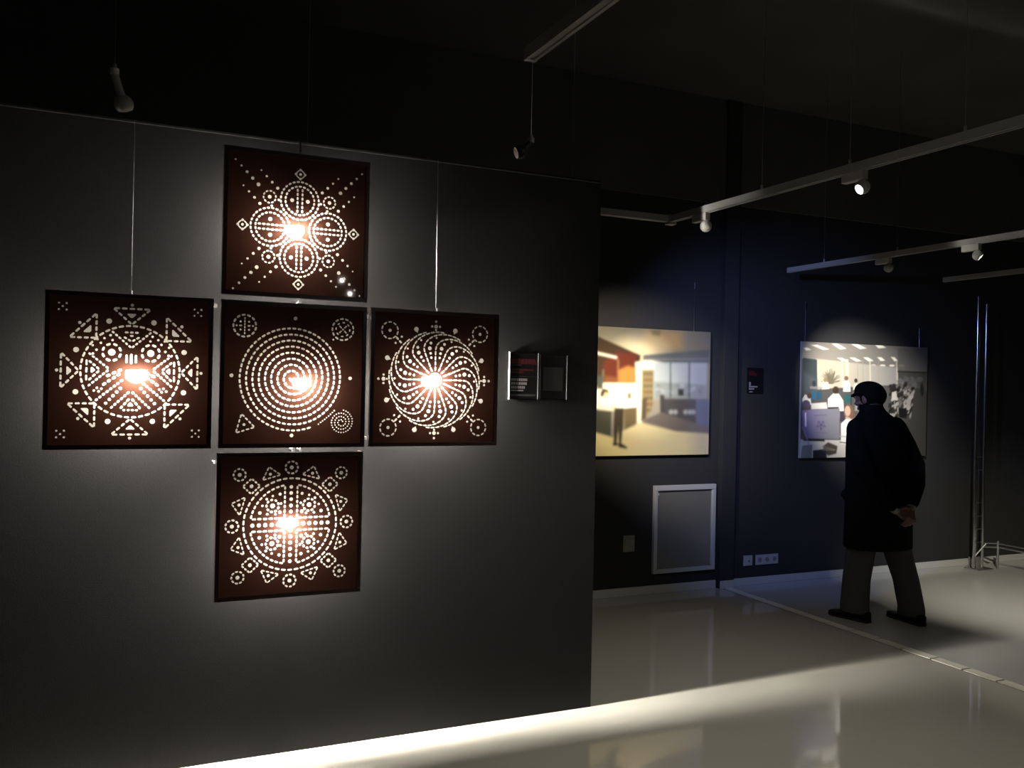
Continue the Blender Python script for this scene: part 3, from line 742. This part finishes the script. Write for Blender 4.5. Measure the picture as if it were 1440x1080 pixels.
def spot(name, loc, target, watt, col, ang, blend=.5, rad=.02):
    l = bpy.data.lights.new(name, 'SPOT'); l.energy = watt; l.color = col; l.spot_size = math.radians(ang); l.spot_blend = blend; l.shadow_soft_size = rad
    o = bpy.data.objects.new(name, l); COL.objects.link(o); o.location = loc
    o.rotation_euler = (Vector(target) - Vector(loc)).to_track_quat('-Z', 'Y').to_euler(); return o

TZ = 2.50; TZ1 = 2.518; TZ3 = 2.508
T1, T3, T4, T0 = 2.148, 4.10, 5.47, .350
tl = track((T1, .432, TZ1), (T1, -3.6, TZ1), 'long grey track from the corner joint to the upper right, holding two spotlights', (.76, 1.32, 1.88))
b = MB(); b.box(-.025, .022, -.024, .024, -.016, .037, bevel=.003); b.build('corner_joint', M['track'], tl)
track((T3, 1.669, TZ3), (T3, -3.6, TZ3), 'shorter grey track in the middle right, over the person in the cap, holding two spotlights', (.37, 1.04))
track((T4, 1.39, TZ), (T4, -3.6, TZ), 'bare grey track at the right edge, lowest of the tracks', (.9, 2.2))
track((T0, -1.488, TZ), (T0, -4.6, TZ), 'grey track at the top centre, running off over the camera', (1.4,))
track((T1 - .027, .436, TZ1), (-1.0, .455, TZ1), 'cross track running from the corner joint to behind the partition', (.6, 2.0), endcap=False)
# ------------------------------------------------------------------ values filled in below: lamp positions along the tracks
LY = dict(a=.155, b=-.915, c=.745, d=.065)
pa = spot_lamp('track_spotlight', (T1, LY['a'], TZ1), -PI / 2 + PI, (.55, .8, -.5), 'unlit looking white spotlight near the corner joint, facing away', False)
pb = spot_lamp('track_spotlight', (T1, LY['b'], TZ1), -PI / 2 + PI, (-.89, .10, -.61), 'glowing white spotlight on the long track, lit lens facing left', True)
pc = spot_lamp('track_spotlight', (T3, LY['c'], TZ3), -PI / 2 + PI, (.45, .8, -.5), 'white spotlight facing away, above the crowded office photo print', False)
pd = spot_lamp('track_spotlight', (T3, LY['d'], TZ3), -PI / 2 + PI, (.40, -.53, -.55), 'glowing white spotlight at the right, lit lens facing right', True)

def pendant(loc, ztop, aim, label, tilt, dark=False, sc=1.0):
    e = empty('hanging_spotlight', loc); e.scale = (sc, sc, sc); tag(e, label, 'spotlight', 'spotlights hanging from thin wires before the partition')
    d = Vector(aim).normalized(); t = Vector(tilt)
    b = MB(); b.tube([(0, 0, .012), (0, 0, (ztop - loc[2]) / sc)], .0012, 6); b.build('suspension_wire', M['wire'], e)
    b = MB(); b.tube([(0, 0, .004), (0, 0, .020)], [.008, .006], 10); b.build('wire_grip', M['track'], e)
    b = MB(); b.tube([(0, 0, -.016), (0, 0, .004)], .0145, 14); b.build('collar', M['track'] if dark else M['acryl'], e)
    s0 = Vector((0, 0, -.014)); s1 = s0 + t
    b = MB(); b.tube([s0, s0 + t * .5, s1], [.0125, .0125, .0135], 14); b.build('stem', M['shadedlamp'] if dark else M['lamp'], e, smooth=True)
    c = s1 + t.normalized() * .024 + d * .004; head = .031
    R = Vector((0, 0, 1)).rotation_difference(d).to_matrix(); b = MB(); rings = []
    for i in range(13):
        th = PI - (PI - .95) * i / 12; rings.append([c + R @ Vector((max(.001, head * math.sin(th)) * math.cos(2 * PI * k / 24), max(.001, head * math.sin(th)) * math.sin(2 * PI * k / 24), head * math.cos(th))) for k in range(24)])
    b.rings(rings); b.build('head', M['shadedlamp'] if dark else M['lamp'], e, smooth=True)
    fz = head * math.cos(.95); b = MB(); b.tube([c + d * (fz - .001), c + d * (fz + .001)], head * math.sin(.95) * .93, 20); b.build('lens', M['lensoff'], e)
pendant((-.712, -.98, 2.455), CZ, (.25, .55, -.8), 'hanging spotlight with pale collar above the left light panel', (.022, .005, -.068), False, .85)
pendant((.352, -1.50, 2.275), TZ, (-.85, .1, -.3), 'dim hanging spotlight on a wire below the end of the top centre track', (-.030, 0, -.030), True, .65)

# ------------------------------------------------------------------ aluminium truss stand at the far right
e = empty('truss_stand', (6.56, 1.88, 0)); tag(e, 'polished metal truss stand with low side rail at the right edge of the back wall', 'stand')
for x, y_, zt in ((-.040, .02, 2.49), (.072, .02, 2.42), (.034, .06, 2.30)):
    b = MB(); b.tube([(x, y_, .01), (x, y_, zt)], .0135 if x != .034 else .008, 14); b.build('upright_tube', M['chrome'], e, smooth=True)
for z_ in (.24, .36, .48, .60, .90, 1.02):
    b = MB(); b.tube([(-.040, .02, z_), (.072, .02, z_)], .004, 8); b.build('rung', M['darkmetal'], e)
b = MB(); b.tube([(-.03, .03, .10), (.07, -.02, .23)], .007, 8); b.build('brace', M['metal'], e)
b = MB(); b.box(-.085, .11, -.07, .08, 0, .012, bevel=.003); b.build('base_plate', M['metal'], e)
for x, y_ in ((-.02, .0), (.03, .02), (-.07, .04)):
    b = MB(); b.tube([(x, y_, .01), (x, y_, .11)], .008, 10); b.build('foot_post', M['metal'], e)
b = MB(); b.tube([(.175, -.06, 0), (.175, -.06, .26)], .0125, 12); b.build('rail_post', M['chrome'], e, smooth=True)
for z_ in (.20, .235):
    b = MB(); b.tube([(.075, .0, z_), (.175, -.06, z_), (.17, -.9, z_), (.17, -1.9, z_)], .008, 10); b.build('side_rail', M['metal'], e)
b = MB(); b.tube([(.17, -1.86, 0), (.17, -1.86, .24)], .0125, 12); b.build('rail_post', M['chrome'], e, smooth=True)

# ------------------------------------------------------------------ the visitor
def remesh(o, vox, it=4, fac=.5):
    r = o.modifiers.new('fuse', 'REMESH'); r.mode = 'VOXEL'; r.voxel_size = vox; r.use_smooth_shade = True
    s = o.modifiers.new('smooth', 'SMOOTH'); s.factor = fac; s.iterations = it
    return o
def capsule(b, pts, rad, n=12):
    """tapering limb with rounded ends"""
    pts = [Vector(p) for p in pts]
    if not hasattr(rad, '__len__'): rad = [rad] * len(pts)
    d0 = (pts[0] - pts[1]).normalized(); d1 = (pts[-1] - pts[-2]).normalized(); P = []; R = []
    for a in (80, 55, 28): P.append(pts[0] + d0 * rad[0] * math.sin(math.radians(a))); R.append(rad[0] * math.cos(math.radians(a)))
    P += pts; R += list(rad)
    for a in (28, 55, 80): P.append(pts[-1] + d1 * rad[-1] * math.sin(math.radians(a))); R.append(rad[-1] * math.cos(math.radians(a)))
    b.tube(P, R, n)
def loft(b, secs, n=28, pw=2.3):
    rings = []
    for z, cx_, cy_, rx, ry in secs:
        ring = []
        for k in range(n):
            a = 2 * PI * k / n; c, s = math.cos(a), math.sin(a)
            ring.append((cx_ + rx * math.copysign(abs(c) ** (2 / pw), c), cy_ + ry * math.copysign(abs(s) ** (2 / pw), s), z))
        rings.append(ring)
    b.rings(rings)
pe = empty('person', (4.25, .85, 0))
tag(pe, 'person seen from behind in black coat and black cap, hands clasped behind the back', 'person')
# body: one continuous surface
b = MB()
hc = Vector((-.012, .130, 1.548)); hy = Matrix.Rotation(math.radians(12), 3, 'Z') @ Matrix.Rotation(math.radians(-10), 3, 'X')
def hp(x, y, z): return hc + hy @ Vector((x, y, z))
b.ellipsoid(hp(0, -.01, .02), (.074, .095, .088), rot=hy)              # skull
b.ellipsoid(hp(0, .030, -.045), (.056, .060, .066), rot=hy)            # face and jaw
b.ellipsoid(hp(0, .070, -.094), (.024, .019, .018), rot=hy)            # chin
b.ellipsoid(hp(0, .088, .018), (.046, .010, .011), rot=hy)             # brow
b.tube([hp(0, .086, .012), hp(0, .103, -.015), hp(0, .113, -.030)], [.008, .010, .012], 10)   # nose
b.ellipsoid(hp(0, .098, -.033), (.017, .012, .009), rot=hy)
b.ellipsoid(hp(0, .090, -.059), (.022, .008, .005), rot=hy); b.ellipsoid(hp(0, .088, -.069), (.020, .009, .006), rot=hy)  # lips
for s in (-1, 1):
    b.ellipsoid(hp(s * .031, .080, -.002), (.013, .010, .009), rot=hy)  # eyes
    b.ellipsoid(hp(s * .046, .062, -.030), (.022, .022, .018), rot=hy)  # cheeks
    b.ellipsoid(hp(s * .077, -.012, -.012), (.010, .021, .033), rot=hy) # ears
capsule(b, [hp(0, -.035, .04), (-.01, .085, 1.48), (0, .06, 1.40)], [.055, .057, .07], 16)
loft(b, [(.86, 0, .02, .15, .10), (1.0, 0, .03, .15, .10), (1.15, 0, .04, .15, .105), (1.3, 0, .055, .165, .10), (1.38, 0, .06, .13, .085), (1.42, 0, .07, .07, .07)], 20)
for s, hip, knee, ank in ((-1, (-.085, .02, .88), (-.14, .10, .48), (-.172, .05, .09)), (1, (.085, 0, .88), (.125, -.01, .48), (.148, -.16, .09))):
    capsule(b, [hip, knee, ank], [.085, .058, .038], 14)
    capsule(b, [ank, (ank[0] + s * .0, ank[1] + .10, .045)], [.036, .028], 10)
WL = Vector((-.090, -.200, .800)); WR = Vector((.040, -.208, .812))
capsule(b, [(-.17, .06, 1.355), (-.245, -.07, 1.08), WL], [.05, .04, .026], 14)
capsule(b, [(.17, .06, 1.355), (.212, -.07, 1.08), WR], [.05, .04, .026], 14)
def hand(w, d, across, nrm, fingers, thumb):
    """palm from the wrist along d; four fingers as bent chains; thumb from the side near the wrist"""
    d, across, nrm = Vector(d).normalized(), Vector(across).normalized(), Vector(nrm).normalized()
    for k, o in enumerate((-.028, -.010, .009, .027)):
        capsule(b, [w + across * o * .55 + d * .005, w + across * o + d * .085], [.014, .0118], 10)
        base = w + across * o + d * (.088 - abs(o - .0) * .16); p = base; pts = [p]
        ln, bends = fingers[k]
        for L, bd in zip((.42 * ln, .32 * ln, .26 * ln), bends):
            dd = (d * math.cos(bd) + nrm * math.sin(bd)).normalized(); p = p + dd * L; pts.append(p)
        capsule(b, pts, [.0098, .009, .0083, .0072], 10)
    s, L1, L2, up = thumb
    t0 = w + d * .025 + across * s * .022; t1 = t0 + (d * .7 + across * s * .55 + nrm * up).normalized() * L1
    t2 = t1 + (d * .9 + across * s * .1 + nrm * up * 1.3).normalized() * L2
    capsule(b, [t0, t1, t2], [.014, .0112, .0085], 10)
# left hand lies open, pointing to the right; the right hand closes over it
hand(WL, (.86, -.08, -.45), (.50, .10, .85), (.05, -1, .08), [(.072, (.1, .25, .45)), (.084, (.08, .2, .35)), (.088, (.05, .18, .3)), (.080, (.05, .12, .2))], (1, .040, .030, .25))
hand(WR, (-.42, -.32, -.85), (.80, -.10, -.36), (-.1, .75, -.35), [(.078, (.5, 1.2, 1.9)), (.086, (.5, 1.25, 2.0)), (.084, (.55, 1.3, 2.0)), (.066, (.6, 1.3, 2.0))], (-1, .038, .030, .2))
o = b.build('body', M['skin'], pe, smooth=True); remesh(o, .0045, 3, .45)
# eyes
# trousers
b = MB()
loft(b, [(.62, -.10, .06, .11, .105), (.80, -.03, .03, .19, .125), (.95, 0, .03, .185, .12)], 24)
def leg(pts):
    rings = []
    for (x, y_, z, rx, ry) in pts:
        rings.append([(x + rx * math.cos(2 * PI * k / 22), y_ + ry * math.sin(2 * PI * k / 22), z) for k in range(22)])
    b.rings(rings)
leg([(-.165, .072, .055, .090, .108), (-.166, .075, .10, .088, .104), (-.148, .080, .28, .088, .100), (-.125, .072, .46, .094, .104), (-.105, .060, .64, .103, .113), (-.09, .04, .84, .105, .12)])
leg([(.150, -.128, .050, .082, .100), (.152, -.128, .10, .080, .096), (.146, -.085, .28, .082, .094), (.130, -.025, .46, .092, .102), (.105, -.005, .64, .103, .115), (.085, .01, .84, .105, .12)])
o = b.build('trousers', M['trouser'], pe, smooth=True); remesh(o, .011, 4)
# coat with two sleeves and a stand collar
b = MB()
loft(b, [(.500, 0, .035, .252, .188), (.52, 0, .035, .252, .188), (.70, 0, .035, .247, .185), (.88, 0, .038, .243, .182), (1.05, 0, .042, .240, .180), (1.20, 0, .050, .238, .172), (1.30, 0, .058, .232, .158), (1.365, 0, .066, .214, .140), (1.41, -.004, .076, .142, .115), (1.445, -.008, .090, .095, .092), (1.475, -.010, .100, .078, .080), (1.49, -.010, .104, .074, .076)], 32, 2.25)
capsule(b, [(-.175, .07, 1.335), (-.225, .02, 1.22), (-.250, -.055, 1.09), (-.20, -.135, .96), WL + Vector((-.010, .012, .030))], [.075, .074, .070, .060, .050], 18)
capsule(b, [(.172, .06, 1.345), (.205, .00, 1.22), (.214, -.080, 1.08), (.150, -.150, .96), WR + Vector((.020, .012, .035))], [.075, .074, .070, .060, .050], 18)
b.ellipsoid((-.200, .150, .865), (.026, .034, .032))                  # pocket bulge at the front
o = b.build('coat', M['coat'], pe, smooth=True); remesh(o, .011, 4)
b = MB()
rr = []
for z, k in ((1.452, .086), (1.50, .080), (1.503, .074), (1.455, .078)):
    rr.append([(-.012 + k * math.cos(2 * PI * i / 28), .098 + (z - 1.45) * .25 + k * 1.02 * math.sin(2 * PI * i / 28), z) for i in range(28)])
b.rings(rr, cap=False); b.build('collar', M['coat'], pe, smooth=True)
for W_, dd in ((WL, Vector((.86, -.08, -.45))), (WR, Vector((-.42, -.32, -.85)))):
    b = MB(); dd.normalize(); b.tube([W_ - dd * .030, W_ + dd * .004], [.033, .032], 18); b.build('shirt_cuff', M['cuff'], pe, smooth=True)
# shoes
def shoe(heel, toe):
    h_, t_ = Vector((*heel, 0)), Vector((*toe, 0)); d = t_ - h_; L = d.length; d.normalize(); n = Vector((d.y, -d.x, 0))
    b = MB(); rings = []
    for t, wd, ht in ((0, .020, .060), (.03, .034, .074), (.15, .038, .080), (.30, .037, .076), (.45, .041, .062), (.62, .048, .052), (.78, .049, .046), (.90, .040, .040), (.97, .026, .033), (1, .010, .026)):
        ring = []
        for k in range(18):
            a = 2 * PI * k / 18; c, s = math.cos(a), math.sin(a)
            z = .012 + (ht - .012) * .5 * (1 + math.copysign(abs(s) ** .75, s))
            ring.append(h_ + d * (t * L) + n * wd * math.copysign(abs(c) ** .8, c) + Vector((0, 0, z)))
        rings.append(ring)
    b.rings(rings); o = b.build('shoe', M['shoe'], pe, smooth=True)
    b = MB(); rings = []
    for t, wd in ((-.005, .018), (.03, .036), (.2, .040), (.42, .040), (.65, .051), (.8, .052), (.92, .042), (1.005, .012)):
        p = h_ + d * (t * L); z1 = .022 if t < .35 else .014
        rings.append([p + n * wd + Vector((0, 0, .0005)), p + n * wd + Vector((0, 0, z1)), p - n * wd + Vector((0, 0, z1)), p - n * wd + Vector((0, 0, .0005))])
    b.rings(rings); b.build('sole', M['sole'], o)
shoe((-.146, -.045), (-.215, .262)); shoe((.138, -.245), (.168, .085))
# cap with a short peak
b = MB()
b.ellipsoid(hp(0, -.012, .048), (.088, .108, .072), 28, 16, rot=hy @ Matrix.Rotation(math.radians(14), 3, 'X'))
b.ellipsoid(hp(0, -.032, .010), (.086, .096, .088), 28, 16, rot=hy)
b.ellipsoid(hp(0, .088, .040), (.054, .044, .012), 20, 10, rot=hy @ Matrix.Rotation(math.radians(-16), 3, 'X'))
o = b.build('cap', M['cap'], pe, smooth=True); remesh(o, .006, 3)
b = MB(); b.ellipsoid(hp(0, -.052, -.030), (.066, .052, .045), 20, 12, rot=hy); b.build('hair', M['hair'], pe, smooth=True)


# ------------------------------------------------------------------ light
w = bpy.data.worlds.new('world'); S.world = w; w.use_nodes = True
w.node_tree.nodes['Background'].inputs[0].default_value = (.9, .95, 1, 1); w.node_tree.nodes['Background'].inputs[1].default_value = .002
WARM, NEUT, COOL = (1, .80, .50), (1, .95, .86), (.42, .52, 1)
spot('office_print_lamp', (1.45, .455, 2.44), (2.95, YB, 1.60), 300, (1, .88, .68), 40, .9)
spot('office_print_lamp_narrow', (1.52, .455, 2.44), (2.90, YB, 1.62), 420, (1, .92, .74), 20, 1)
spot('wall_wash_cool', tuple(pa), (4.25, YB, 1.45), 175, (.30, .42, 1), 66, 1)
spot('crowd_print_lamp', tuple(pc), (5.24, YB, 1.56), 360, NEUT, 42, 1)
spot('left_floor_lamp', tuple(pb), (1.9, -.6, 0), 66, (1, .96, .84), 120, .8)
spot('right_floor_lamp', (T3, -.40, 2.41), (6.2, .9, 0), 340, (1, .95, .78), 60, 1)
spot('right_front_floor_lamp', tuple(pd), (4.72, -.95, 0), 46, (1, .95, .84), 64, .45, .03)
def lamp_point(name, loc, watt, col, rad):
    l = bpy.data.lights.new(name, 'POINT'); l.energy = watt; l.color = col; l.shadow_soft_size = rad
    o = bpy.data.objects.new(name, l); COL.objects.link(o); o.location = loc; return o
# lamps of the hall behind the photographer (seen as small glints in the panels)
for i, p in enumerate(((.98, -2.39, 2.45), (1.10, -3.75, 2.45), (1.45, -4.85, 2.45))):
    lamp_point('hall_lamp', p, 1.9, NEUT, .012)

S.view_settings.view_transform = 'Standard'
S.view_settings.look = 'None'; S.view_settings.gamma = 1; S.view_settings.use_curve_mapping = False
S.view_settings.exposure = 0
S.cycles.use_denoising = True
S.cycles.max_bounces = 8
S.cycles.sample_clamp_indirect = 4
S.cycles.caustics_reflective = False; S.cycles.caustics_refractive = False
